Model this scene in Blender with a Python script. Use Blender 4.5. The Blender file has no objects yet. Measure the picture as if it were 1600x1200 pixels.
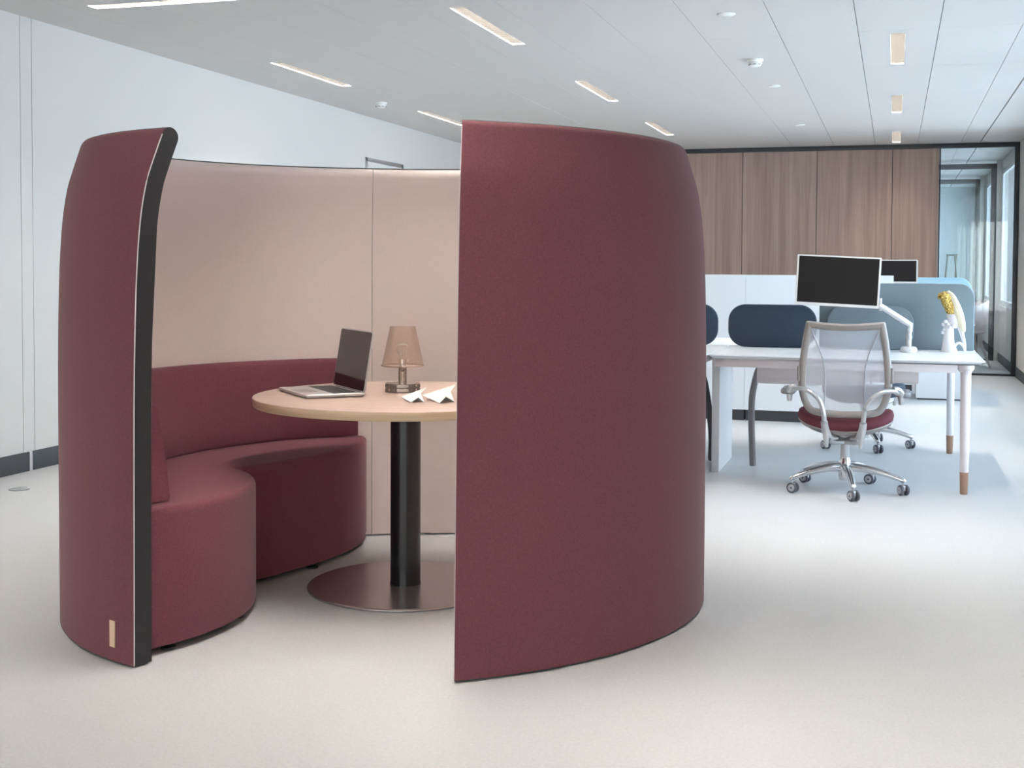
import bpy, bmesh, math, random
from mathutils import Vector, Matrix
random.seed(4)
PI = math.pi
SC = bpy.context.scene
COL = SC.collection

# ------------------------------------------------------------------ camera
YAW, PIT, ROL, FPX = .2945, .038, .0050, 1968.0
CAMZ = 1.235
_cy, _sy, _cp, _sp, _cr, _sr = math.cos(YAW), math.sin(YAW), math.cos(PIT), math.sin(PIT), math.cos(ROL), math.sin(ROL)
_R = Matrix(((_cy, _sy, 0), (0, 0, -1), (-_sy, _cy, 0)))
_M = Matrix(((_cr, -_sr, 0), (_sr, _cr, 0), (0, 0, 1))) @ Matrix(((1, 0, 0), (0, _cp, -_sp), (0, _sp, _cp))) @ _R
cam_data = bpy.data.cameras.new('camera')
cam = bpy.data.objects.new('camera', cam_data)
COL.objects.link(cam)
_rt, _up, _bk = Vector(_M[0]), -Vector(_M[1]), -Vector(_M[2])
cam.matrix_world = Matrix(((_rt.x, _up.x, _bk.x, 0), (_rt.y, _up.y, _bk.y, 0), (_rt.z, _up.z, _bk.z, CAMZ), (0, 0, 0, 1)))
cam_data.sensor_width = 36.0
cam_data.lens = FPX / 1600 * 36.0
cam_data.shift_y = -(600 - 492) / 1600
cam_data.clip_start = .05
cam_data.clip_end = 200
SC.camera = cam

# ------------------------------------------------------------------ world, exposure, window portals
SKY_STRENGTH = 5.3
LAMP_STRENGTH = 190.0
world = bpy.data.worlds.new('overcast_sky')
SC.world = world
world.use_nodes = True
_bg = world.node_tree.nodes['Background']
_bg.inputs['Color'].default_value = (.68, .84, 1.0, 1)
_bg.inputs['Strength'].default_value = SKY_STRENGTH
SC.view_settings.view_transform = 'Standard'
SC.view_settings.look = 'None'
SC.view_settings.gamma = 1
SC.view_settings.use_curve_mapping = False
SC.view_settings.exposure = 0.78

XL, XR, YF, YB, YE, H = -4.95, 1.36, -4.6, 15.6, 24.0, 2.70
SILL, HEAD = .775, 2.55
BAYS = [(-3.9, -2.4), (5.7, 7.6), (7.68, 9.6), (9.68, 11.9), (11.98, 14.2), (15.75, 18.05), (18.35, 21.05), (21.35, 23.8)]  # office bays lie out of view, added and sized for the daylight
ADDED_FRONT_BAYS = [(-4.85, -2.4), (-1.0, 1.2)]  # unseen windows added behind the camera for light from the front
FSILL = .08      # the added windows behind the camera reach low, for more horizontal light


def sill_of(b):
    """the unseen office windows are lowered to let more light onto the floor"""
    return .32 if b < 15 else SILL


def portal(name, loc, rot, sx, sy):
    d = bpy.data.lights.new(name, 'AREA')
    d.shape = 'RECTANGLE'
    d.size, d.size_y = sx, sy
    d.cycles.is_portal = True
    o = bpy.data.objects.new(name, d)
    o.location, o.rotation_euler = loc, rot
    COL.objects.link(o)


for a, b in BAYS:   # portals face into the room (towards -X)
    portal('daylight_portal', (XR + .16, (a + b) / 2, (sill_of(b) + HEAD) / 2), (0, PI / 2, 0), HEAD - sill_of(b), b - a)
for a, b in ADDED_FRONT_BAYS:
    portal('daylight_portal', ((a + b) / 2, YF - .16, (FSILL + HEAD) / 2), (PI / 2, 0, 0), b - a, HEAD - FSILL)


# ------------------------------------------------------------------ materials
def lin(c):
    c = c / 255.0
    return c / 12.92 if c <= .04045 else ((c + .055) / 1.055) ** 2.4


def rgb(r, g, b):
    return (lin(r), lin(g), lin(b), 1)


class NT:
    def __init__(s, m):
        s.t = m.node_tree

    def n(s, kind, **kw):
        nd = s.t.nodes.new(kind)
        for k, v in kw.items():
            setattr(nd, k, v)
        return nd

    def l(s, a, b):
        s.t.links.new(a, b)


def mat(name, col, rough=.5, metal=0.0, spec=.5, noise=None, bump=None, sheen=0, coat=0):
    """noise=(scale, amount) varies the colour a little, bump=(scale, strength, distance)."""
    m = bpy.data.materials.new(name)
    m.use_nodes = True
    N = NT(m)
    p = m.node_tree.nodes['Principled BSDF']
    p.inputs['Base Color'].default_value = col
    p.inputs['Roughness'].default_value = rough
    p.inputs['Metallic'].default_value = metal
    p.inputs['Specular IOR Level'].default_value = spec
    if sheen:
        p.inputs['Sheen Weight'].default_value = sheen
        p.inputs['Sheen Roughness'].default_value = .45
    if coat:
        p.inputs['Coat Weight'].default_value = coat
    if noise or bump:
        tc = N.n('ShaderNodeTexCoord')
    if noise:
        nz = N.n('ShaderNodeTexNoise')
        nz.inputs['Scale'].default_value = noise[0]
        nz.inputs['Detail'].default_value = 3
        N.l(tc.outputs['Object'], nz.inputs['Vector'])
        mx = N.n('ShaderNodeMix', data_type='RGBA')
        a = noise[1]
        mx.inputs[6].default_value = tuple(min(1, c * (1 - a)) for c in col[:3]) + (1,)
        mx.inputs[7].default_value = tuple(min(1, c * (1 + a)) for c in col[:3]) + (1,)
        N.l(nz.outputs['Fac'], mx.inputs[0])
        N.l(mx.outputs[2], p.inputs['Base Color'])
    if bump:
        nb = N.n('ShaderNodeTexNoise')
        nb.inputs['Scale'].default_value = bump[0]
        N.l(tc.outputs['Object'], nb.inputs['Vector'])
        bp = N.n('ShaderNodeBump')
        bp.inputs['Strength'].default_value = bump[1]
        bp.inputs['Distance'].default_value = bump[2]
        N.l(nb.outputs['Fac'], bp.inputs['Height'])
        N.l(bp.outputs['Normal'], p.inputs['Normal'])
    return m


def wood_mat(name, c1, c2, axis_scale, rough=.45, strength=1.0):
    m = bpy.data.materials.new(name)
    m.use_nodes = True
    N = NT(m)
    p = m.node_tree.nodes['Principled BSDF']
    tc = N.n('ShaderNodeTexCoord')
    mp = N.n('ShaderNodeMapping')
    mp.inputs['Scale'].default_value = axis_scale
    N.l(tc.outputs['Object'], mp.inputs['Vector'])
    n1 = N.n('ShaderNodeTexNoise')
    n1.inputs['Scale'].default_value = 1.0
    n1.inputs['Detail'].default_value = 6
    n1.inputs['Roughness'].default_value = .62
    n1.inputs['Distortion'].default_value = .35
    N.l(mp.outputs['Vector'], n1.inputs['Vector'])
    cr = N.n('ShaderNodeValToRGB')
    cr.color_ramp.elements[0].position, cr.color_ramp.elements[1].position = .32, .68
    cr.color_ramp.elements[0].color, cr.color_ramp.elements[1].color = c1, c2
    N.l(n1.outputs['Fac'], cr.inputs['Fac'])
    N.l(cr.outputs['Color'], p.inputs['Base Color'])
    p.inputs['Roughness'].default_value = rough
    return m


def thin_glass(name, tint, gloss=.9, fr_scale=1.0, milky=None):
    m = bpy.data.materials.new(name)
    m.use_nodes = True
    N = NT(m)
    for nd in list(m.node_tree.nodes):
        m.node_tree.nodes.remove(nd)
    out = N.n('ShaderNodeOutputMaterial')
    tr = N.n('ShaderNodeBsdfTransparent')
    tr.inputs['Color'].default_value = tint
    gl = N.n('ShaderNodeBsdfGlossy')
    gl.inputs['Roughness'].default_value = .02
    gl.inputs['Color'].default_value = (gloss, gloss, gloss, 1)
    fr = N.n('ShaderNodeFresnel')
    fr.inputs['IOR'].default_value = 1.45
    mul = N.n('ShaderNodeMath', operation='MULTIPLY')
    mul.inputs[1].default_value = fr_scale
    N.l(fr.outputs['Fac'], mul.inputs[0])
    mx = N.n('ShaderNodeMixShader')
    N.l(mul.outputs[0], mx.inputs['Fac'])
    N.l(tr.outputs[0], mx.inputs[1])
    N.l(gl.outputs[0], mx.inputs[2])
    if milky:
        df = N.n('ShaderNodeBsdfDiffuse')
        df.inputs['Color'].default_value = milky[:3] + (1,)
        m2 = N.n('ShaderNodeMixShader')
        m2.inputs['Fac'].default_value = milky[3]
        N.l(mx.outputs[0], m2.inputs[1])
        N.l(df.outputs[0], m2.inputs[2])
        mx = m2
    N.l(mx.outputs[0], out.inputs['Surface'])
    return m


def mesh_cloth(name, col, opacity):
    m = bpy.data.materials.new(name)
    m.use_nodes = True
    N = NT(m)
    p = m.node_tree.nodes['Principled BSDF']
    p.inputs['Base Color'].default_value = col
    p.inputs['Roughness'].default_value = .6
    out = m.node_tree.nodes['Material Output']
    tr = N.n('ShaderNodeBsdfTransparent')
    tl = N.n('ShaderNodeBsdfTranslucent')
    tl.inputs['Color'].default_value = col
    m1 = N.n('ShaderNodeMixShader')
    m1.inputs['Fac'].default_value = .35
    N.l(p.outputs[0], m1.inputs[1])
    N.l(tl.outputs[0], m1.inputs[2])
    m2 = N.n('ShaderNodeMixShader')
    m2.inputs['Fac'].default_value = opacity
    N.l(tr.outputs[0], m2.inputs[1])
    N.l(m1.outputs[0], m2.inputs[2])
    N.l(m2.outputs[0], out.inputs['Surface'])
    return m


def emit(name, col, strength):
    m = bpy.data.materials.new(name)
    m.use_nodes = True
    N = NT(m)
    for nd in list(m.node_tree.nodes):
        m.node_tree.nodes.remove(nd)
    out = N.n('ShaderNodeOutputMaterial')
    e = N.n('ShaderNodeEmission')
    e.inputs['Color'].default_value = col
    e.inputs['Strength'].default_value = strength
    N.l(e.outputs[0], out.inputs['Surface'])
    return m


def speckle_floor():
    m = mat('floor_vinyl', (.60, .595, .575, 1), .42, spec=.35)
    N = NT(m)
    p = m.node_tree.nodes['Principled BSDF']
    tc = N.n('ShaderNodeTexCoord')
    n1 = N.n('ShaderNodeTexNoise')
    n1.inputs['Scale'].default_value = 95
    n1.inputs['Detail'].default_value = 4
    n1.inputs['Roughness'].default_value = .75
    N.l(tc.outputs['Object'], n1.inputs['Vector'])
    n2 = N.n('ShaderNodeTexNoise')
    n2.inputs['Scale'].default_value = 1.6
    N.l(tc.outputs['Object'], n2.inputs['Vector'])
    ad = N.n('ShaderNodeMath', operation='MULTIPLY_ADD')
    ad.inputs[1].default_value = .25
    N.l(n2.outputs['Fac'], ad.inputs[0])
    N.l(n1.outputs['Fac'], ad.inputs[2])
    cr = N.n('ShaderNodeValToRGB')
    cr.color_ramp.elements[0].position, cr.color_ramp.elements[1].position = .45, .82
    cr.color_ramp.elements[0].color = (.495, .499, .502, 1)
    cr.color_ramp.elements[1].color = (.575, .580, .584, 1)
    N.l(ad.outputs[0], cr.inputs['Fac'])
    N.l(cr.outputs['Color'], p.inputs['Base Color'])
    return m


M_floor = speckle_floor()
M_wall = mat('wall_paint_white', (.65, .62, .58, 1), .55)
M_wallfar = mat('wall_paint_lit', (.86, .87, .87, 1), .55)  # lighter copy of the wall paint, standing in for brighter light behind the glass
M_ceil = mat('ceiling_panel_white', (.63, .595, .565, 1), .5, spec=.3)
M_gap = mat('ceiling_gap_grey', (.16, .16, .17, 1), .8)
M_base = mat('baseboard_charcoal', (.045, .047, .052, 1), .5)
M_alu = mat('aluminium', (.70, .70, .70, 1), .35, .9)
M_black = mat('black_frame', (.022, .022, .026, 1), .42)
M_edge = mat('black_edge_band', (.020, .020, .023, 1), .5, spec=.3, noise=(60, .1))
M_burg = mat('burgundy_fabric', (.142, .049, .061, 1), .9, spec=.15, noise=(170, .28), bump=(420, .25, .002), sheen=.12)
M_burg2 = mat('burgundy_seat_fabric', (.145, .046, .060, 1), .9, spec=.15, noise=(150, .25), bump=(420, .25, .002), sheen=.12)
M_burg3 = mat('burgundy_chair_fabric', (.125, .033, .045, 1), .8, spec=.2, noise=(200, .2))
M_pink = mat('pink_lining_fabric', (.81, .70, .67, 1), .85, spec=.15, noise=(120, .04))
M_pipe = mat('pale_piping', (.62, .58, .58, 1), .4, .2)
M_tag = mat('beige_leather', (.62, .45, .31, 1), .6, noise=(80, .1))
M_tag2 = mat('embossed_leather', (.46, .32, .21, 1), .6)
M_oak = wood_mat('table_oak', (.40, .285, .235, 1), (.51, .385, .33, 1), (3, 60, 3), .38)
M_ply = wood_mat('plywood_edge', (.56, .40, .25, 1), (.68, .52, .35, 1), (2, 2, 160), .5)
M_wwall = wood_mat('walnut_panel', (.245, .160, .128, 1), (.385, .268, .216, 1), (16, 16, .55), .5)
M_blackmetal = mat('black_metal', (.010, .010, .012, 1), .24, .0, .5)
M_disc = mat('dark_bronze_base', (.50, .45, .46, 1), .26, .8, .6)
M_white = mat('white_laminate', (.88, .88, .88, 1), .35)
M_whitep = mat('white_powder_coat', (.78, .76, .76, 1), .4)
M_leg = mat('white_leg_pink_cast', (.80, .72, .71, 1), .4)  # pink colour reflection put into the white of legs, rails and tray
M_foot = mat('copper_wood_foot', (.36, .215, .145, 1), .45)
M_navy = mat('navy_felt', (.040, .056, .078, 1), .9, spec=.15, noise=(150, .18))
M_slate = mat('slate_blue_felt', (.180, .224, .250, 1), .9, spec=.15, noise=(150, .12))
M_pale = mat('pale_blue_felt', (.212, .262, .288, 1), .9, spec=.15, noise=(150, .08))
M_sky = mat('light_blue_felt', (.27, .42, .50, 1), .9, spec=.15, noise=(150, .08))
M_screen = mat('black_screen', (.010, .007, .007, 1), .35, spec=.18)
M_lapscr = mat('glossy_screen', (.012, .010, .011, 1), .06, spec=.6)
M_silver = mat('silver_plastic', (.60, .59, .59, 1), .32, .7)
M_chrome = mat('polished_aluminium', (.78, .77, .77, 1), .14, 1.0)
M_greyfr = mat('warm_grey_frame', (.29, .262, .245, 1), .42)
M_meshc = mesh_cloth('white_mesh_cloth', (.72, .73, .77, 1), .58)
M_seam = mat('grey_seam', (.36, .36, .38, 1), .6)
M_wheel = mat('grey_wheel', (.10, .10, .12, 1), .5)
M_wheelc = mat('wheel_cap', (.50, .50, .53, 1), .4)
M_pad = mat('grey_pad', (.20, .20, .21, 1), .6)
M_cable = mat('grey_brown_spine', (.20, .175, .175, 1), .55)
M_cable2 = mat('dark_spine', (.06, .06, .07, 1), .6)
M_porc = mat('white_porcelain', (.82, .79, .80, 1), .15, coat=.5)
M_gold = mat('gold_leaf', (.72, .47, .14, 1), .2, 1.0, noise=(60, .45), bump=(95, 1.0, .02))
M_lapt = mat('laptop_grey', (.60, .58, .57, 1), .35, .6)
M_keys = mat('dark_keys', (.03, .03, .032, 1), .5)
M_smoke = thin_glass('smoke_glass', (.955, .915, .88, 1), .9, .35, (.62, .50, .43, .10))
M_smoke2 = thin_glass('smoke_glass_dark', (.95, .90, .86, 1), 1.0, 1.6, (.6, .5, .44, .10))
M_bulb = thin_glass('clear_bulb', (.98, .97, .95, 1), 1.0, .9, (.95, .9, .85, .16))
M_paper = mat('white_paper', (.64, .64, .625, 1), .8, spec=.2)
M_glass = thin_glass('partition_glass', (.93, .97, .98, 1), .95, 1.4)
M_win = thin_glass('window_glass', (.97, .99, 1.0, 1), .9, .8)
M_warmpane = thin_glass('warm_tint_pane', (1.0, .93, .85, 1), .5, .3)  # warm tint that takes the blue out of the added windows' daylight
M_lampem = emit('lamp_tube', (1.0, .935, .86, 1), LAMP_STRENGTH)
M_lampin = mat('lamp_reflector', (.80, .76, .70, 1), .4)
M_louvre = mat('lamp_louvre', (.0065, .0055, .0045, 1), .5)
M_tub = mat('pink_tub_shell', (.74, .62, .62, 1), .5)
M_tubleg = mat('greyed_wood_leg', (.42, .37, .34, 1), .5)
M_easel = mat('easel_wood', (.20, .20, .16, 1), .6)
M_detect = mat('detector_plastic', (.80, .78, .73, 1), .4)


# ------------------------------------------------------------------ mesh helpers
def box(bm, c, s, bev=0.0, seg=2, rot=None):
    """axis box, centre c, size s; bevelled; rot is a Matrix applied about the centre"""
    t = bmesh.new()
    bmesh.ops.create_cube(t, size=1)
    for v in t.verts:
        v.co = Vector((v.co.x * s[0], v.co.y * s[1], v.co.z * s[2]))
    if bev:
        bmesh.ops.bevel(t, geom=list(t.edges), offset=bev, segments=seg, profile=.5, affect='EDGES')
    _merge(bm, t, rot, c)


def _merge(bm, t, rot=None, c=(0, 0, 0)):
    c = Vector(c)
    mp = {}
    for v in t.verts:
        p = v.co.copy()
        if rot is not None:
            p = rot @ p
        mp[v] = bm.verts.new(p + c)
    for f in t.faces:
        try:
            bm.faces.new([mp[v] for v in f.verts])
        except ValueError:
            pass
    t.free()


def bx(bm, x0, x1, y0, y1, z0, z1, bev=0.0, seg=2):
    box(bm, ((x0 + x1) / 2, (y0 + y1) / 2, (z0 + z1) / 2), (x1 - x0, y1 - y0, z1 - z0), bev, seg)


def crom(pts, n=6, closed=False):
    """Catmull-Rom resample of tuples of any dimension"""
    P = [tuple(p) for p in pts]
    L = len(P)
    out = []
    segs = L if closed else L - 1
    for i in range(segs):
        if closed:
            a, b, c, d = P[(i - 1) % L], P[i], P[(i + 1) % L], P[(i + 2) % L]
        else:
            b, c = P[i], P[i + 1]
            a = P[i - 1] if i else tuple(2 * u - w for u, w in zip(b, c))
            d = P[i + 2] if i + 2 < L else tuple(2 * w - u for u, w in zip(b, c))
        for k in range(n):
            t = k / n
            out.append(tuple(.5 * (2 * q + (r - p) * t + (2 * p - 5 * q + 4 * r - s) * t * t + (3 * q - p - 3 * r + s) * t ** 3)
                             for p, q, r, s in zip(a, b, c, d)))
    if not closed:
        out.append(P[-1])
    return out


def tube(bm, pts, radii, seg=10, ell=(1, 1), ref=(0, 0, 1), smooth=0, cap=True):
    """sweep an ellipse along pts; ell scales (along side axis, along ref-ish axis)"""
    if not hasattr(radii, '__len__'):
        radii = [radii] * len(pts)
    if smooth:
        q = crom([tuple(p) + (r,) for p, r in zip(pts, radii)], smooth)
        pts, radii = [p[:3] for p in q], [max(1e-4, p[3]) for p in q]
    pts = [Vector(p) for p in pts]
    ref = Vector(ref)
    rings = []
    for i, p in enumerate(pts):
        d = (pts[min(i + 1, len(pts) - 1)] - pts[max(i - 1, 0)])
        d.normalize()
        r0 = ref
        if abs(d.dot(r0)) > .97:
            r0 = Vector((1, 0, 0)) if abs(d.x) < .9 else Vector((0, 1, 0))
        sd = d.cross(r0).normalized()
        up = sd.cross(d).normalized()
        rings.append([bm.verts.new(p + sd * (math.cos(2 * PI * k / seg) * radii[i] * ell[0]) + up * (math.sin(2 * PI * k / seg) * radii[i] * ell[1]))
                      for k in range(seg)])
    for a, b in zip(rings, rings[1:]):
        for k in range(seg):
            bm.faces.new((a[k], a[(k + 1) % seg], b[(k + 1) % seg], b[k]))
    if cap:
        bm.faces.new(rings[0][::-1])
        bm.faces.new(rings[-1])


def lathe(bm, prof, seg=32, c=(0, 0, 0), closed_ring=False, rot=None):
    """revolve (r, z) profile about Z; r=0 ends close to a point"""
    t = bmesh.new()
    rings = []
    for r, z in prof:
        if r < 1e-6:
            rings.append([t.verts.new((0, 0, z))])
        else:
            rings.append([t.verts.new((r * math.cos(2 * PI * k / seg), r * math.sin(2 * PI * k / seg), z)) for k in range(seg)])
    prs = list(zip(rings, rings[1:]))
    if closed_ring:
        prs.append((rings[-1], rings[0]))
    for a, b in prs:
        for k in range(seg):
            k2 = (k + 1) % seg
            if len(a) == 1 and len(b) == 1:
                continue
            if len(a) == 1:
                t.faces.new((a[0], b[k2], b[k]))
            elif len(b) == 1:
                t.faces.new((a[k], a[k2], b[0]))
            else:
                t.faces.new((a[k], a[k2], b[k2], b[k]))
    bmesh.ops.recalc_face_normals(t, faces=list(t.faces))
    _merge(bm, t, rot, c)


def inset_outline(pts, d):
    """offset a counter-clockwise closed outline inwards by d"""
    n = len(pts)
    out = []
    for i in range(n):
        p0, p1, p2 = Vector(pts[i - 1]), Vector(pts[i]), Vector(pts[(i + 1) % n])
        e1, e2 = (p1 - p0).normalized(), (p2 - p1).normalized()
        n1, n2 = Vector((-e1.y, e1.x)), Vector((-e2.y, e2.x))
        b = n1 + n2
        if b.length < 1e-6:
            b = n1
        b.normalize()
        k = max(.5, b.dot(n1))
        out.append(tuple(p1 + b * (d / k)))
    return out


def area2(pts):
    return sum(a[0] * b[1] - b[0] * a[1] for a, b in zip(pts, pts[1:] + pts[:1]))


def prism(bm, pts, rings, tf=None):
    """stack of (inset, z) rings of a 2-D outline, capped; tf maps (x, y, z) to a point"""
    pts = [tuple(p[:2]) for p in pts]
    if area2(pts) < 0:
        pts = pts[::-1]
    rv = []
    for d, z in rings:
        q = inset_outline(pts, d) if d else pts
        rv.append([bm.verts.new(tf(x, y, z) if tf else (x, y, z)) for x, y in q])
    n = len(pts)
    for a, b in zip(rv, rv[1:]):
        for k in range(n):
            bm.faces.new((a[k], a[(k + 1) % n], b[(k + 1) % n], b[k]))
    bm.faces.new(rv[0][::-1])
    bm.faces.new(rv[-1])


def rrect(w, h, r, n=6, x0=0, y0=0):
    out = []
    for cx_, cy_, a in ((w / 2 - r, h / 2 - r, 0), (-w / 2 + r, h / 2 - r, 90), (-w / 2 + r, -h / 2 + r, 180), (w / 2 - r, -h / 2 + r, 270)):
        for k in range(n + 1):
            t = math.radians(a + 90 * k / n)
            out.append((x0 + cx_ + r * math.cos(t), y0 + cy_ + r * math.sin(t)))
    return out


def round_rings(z0, z1, r, n=4, rb=None):
    """rings for a prism with rounded top (radius r) and bottom (radius rb)"""
    rb = r if rb is None else rb
    out = [(rb * (1 - math.sin(PI / 2 * k / n)), z0 + rb * (1 - math.cos(PI / 2 * k / n))) for k in range(n + 1)] if rb else [(0, z0)]
    out += [(r * (1 - math.cos(PI / 2 * k / n)), z1 - r + r * math.sin(PI / 2 * k / n)) for k in range(n + 1)] if r else [(0, z1)]
    return out


def ball(bm, c, r, s=(1, 1, 1), u=14, v=9, rot=None):
    t = bmesh.new()
    bmesh.ops.create_uvsphere(t, u_segments=u, v_segments=v, radius=r)
    for p in t.verts:
        p.co = Vector((p.co.x * s[0], p.co.y * s[1], p.co.z * s[2]))
    _merge(bm, t, rot, c)


def obj(name, bm, m, parent=None, loc=None, sharp=35, world=True):
    """link bm as ONE mesh object. Meshes under a parent are built in the room's coordinates when world, else in the parent's."""
    off = Vector((0, 0, 0))
    if parent is not None and world:
        q = parent
        while q is not None:
            off += Vector(q.location)
            q = q.parent
    if parent is None and loc is not None:
        off = Vector(loc)
    for v in bm.verts:
        v.co -= off
    bmesh.ops.recalc_face_normals(bm, faces=list(bm.faces))
    me = bpy.data.meshes.new(name)
    bm.to_mesh(me)
    bm.free()
    for ml in (m if isinstance(m, (list, tuple)) else [m]):
        me.materials.append(ml)
    for p in me.polygons:
        p.use_smooth = True
    me.set_sharp_from_angle(angle=math.radians(sharp))
    o = bpy.data.objects.new(name, me)
    COL.objects.link(o)
    if parent is not None:
        o.parent = parent
    elif loc is not None:
        o.location = loc
    return o


def tag(o, label, cat, group=None):
    o['label'], o['category'] = label, cat
    if group:
        o['group'] = group
    return o


def thing(name, label, cat, loc, rotz=0.0, group=None):
    o = bpy.data.objects.new(name, None)
    o.empty_display_size = .1
    o.location, o.rotation_euler = loc, (0, 0, rotz)
    COL.objects.link(o)
    return tag(o, label, cat, group)


def struct(name, bm, m, parent=None, sharp=35):
    o = obj(name, bm, m, parent, sharp=sharp)
    if parent is None:
        o['kind'] = 'structure'
    return o


def dup(root, loc, rotz=0.0, label=None, group=None, swap=None):
    """copy a thing with copies of its parts and sub-parts"""
    r = root.copy()
    COL.objects.link(r)
    r.location, r.rotation_euler = loc, (0, 0, rotz)
    if label:
        r['label'] = label
    if group:
        r['group'] = group
    for ch in list(root.children):
        c = ch.copy()
        COL.objects.link(c)
        c.parent = r
        if swap and swap[0] in ch.name:
            c.data = ch.data.copy()
            c.data.materials[0] = swap[1]
        for g in list(ch.children):
            d = g.copy()
            COL.objects.link(d)
            d.parent = c
    return r


B = bmesh.new

# ------------------------------------------------------------------ setting
bm = B()
bx(bm, XL - .3, XR + .3, YF - .3, YE + .3, -.12, 0)
struct('floor', bm, M_floor)

# ceiling: metal panels with open joints, cut out around the recessed lamps
PX, PY, X0, Y0 = .4755, 1.4645, -.239, 8.134
LW, LL = .098, 1.24
lamps = []      # (x, y, along)
for yy in (8.87 + 2.929 * k for k in range(-4, 3)):
    lamps.append((-.003, yy, 'Y'))  # those near the camera are unseen, added to light the near floor
for yy in (7.40 + 2.929 * k for k in (-3, 0, 1, 2)):
    lamps.append((-2.393, yy, 'Y'))  # the one near the camera is an unseen addition for brightness
lamps.append((-1.4295, 3.60, 'Y'))  # unseen lamp added over the pod to light its inside
lamps.append((-1.4295, 5.06, 'Y'))  # second unseen lamp, added to brighten the lining
for yy in (8.87 + 2.929 * k for k in (0, 1, 2)):
    lamps.append((-4.295, yy, 'Y'))
lamps.append((-3.78, 6.225, 'X'))
for yy in (3.70, 2.10, .37, -2.1):
    lamps.append((-4.295, yy, 'Y'))  # added out of view for warm light on the left side
for yy in (17.3, 20.1, 22.6):
    lamps.append((-.003, yy, 'Y'))


def lamp_rect(x, y, al):
    a, b = (LW, LL) if al == 'Y' else (LL, LW)
    return (x - a / 2, x + a / 2, y - b / 2, y + b / 2)


holes = [lamp_rect(*l) for l in lamps]


def cut(r, hs):
    for i, h in enumerate(hs):
        if h[0] < r[1] and h[1] > r[0] and h[2] < r[3] and h[3] > r[2]:
            out, (x0, x1, y0, y1) = [], r
            if h[0] > x0:
                out.append((x0, h[0], y0, y1))
            if h[1] < x1:
                out.append((h[1], x1, y0, y1))
            a, b = max(x0, h[0]), min(x1, h[1])
            if h[2] > y0:
                out.append((a, b, y0, h[2]))
            if h[3] < y1:
                out.append((a, b, h[3], y1))
            return [q for o_ in out for q in cut(o_, hs[i + 1:])]
    return [r]


bm = B()
xs = [X0 + PX * k for k in range(-10, 3)]           # joints run along the room
xs = [x for x in xs if XL < x < .9] + [.925, XR + .1]
xs = [XL - .1] + xs
ys = [Y0 + PY * k for k in range(-9, 12)]
ys = [YF - .1] + [y for y in ys if YF < y < YE] + [YE + .1]
for i in range(len(xs) - 1):
    gl = .002 if xs[i] > -1.6 else .0011
    for j in range(len(ys) - 1):
        g0 = .006 if abs(xs[i] - .925) < .01 else gl
        g1 = .006 if abs(xs[i + 1] - .925) < .01 else gl
        r = (xs[i] + g0, xs[i + 1] - g1, ys[j] + .0012, ys[j + 1] - .0012)
        for q in cut(r, holes):
            if q[1] - q[0] > .002 and q[3] - q[2] > .002:
                bx(bm, q[0], q[1], q[2], q[3], H, H + .02)
ceiling = struct('ceiling', bm, M_ceil)
bm = B()
bx(bm, XL - .3, XR + .3, YF - .3, YE + .3, H + .14, H + .22)
for q in cut((XL - .3, XR + .3, YF - .3, YE + .3), holes):
    bx(bm, q[0], q[1], q[2], q[3], H + .024, H + .03)
o = obj('void', bm, M_gap, ceiling)
o.name = 'ceiling_backing'

# left wall: flush panels with hairline joints
bm = B()
jy = [YF - .3, -1.0, 2.7, 6.305, 6.409, YE + .3]
for a, b in zip(jy, jy[1:]):
    bx(bm, XL - .2, XL, a + .002, b - .002, 0, H + .01)
bx(bm, XL - .25, XL - .19, YF - .3, YE + .3, 0, H + .01)
struct('wall_left', bm, M_wall)
bm = B()
bx(bm, XL, XL + .012, YF, 6.345, 0, .115, .002)
bx(bm, XL, XL + .012, 6.369, YB, 0, .115, .002)
bl = struct('baseboard_left', bm, M_base)
bm = B()
bx(bm, XL, XL + .013, 6.345, 6.369, 0, .115)
obj('joint_strip', bm, M_pipe, bl)['label'] = 'pale strip between two lengths of dark skirting'
# door in the left wall, seen over the pod only by the corner of its frame
bm = B()
for y0, y1, z0, z1 in ((11.36, 11.40, 0, 2.30), (12.30, 12.34, 0, 2.30), (11.36, 12.34, 2.26, 2.30)):
    bx(bm, XL, XL + .012, y0, y1, z0, z1, .003)
dr = struct('door_1', bm, M_alu)
bm = B()
bx(bm, XL - .0, XL + .006, 11.40, 12.30, .12, 2.26)
obj('door_leaf', bm, M_wall, dr)

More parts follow.
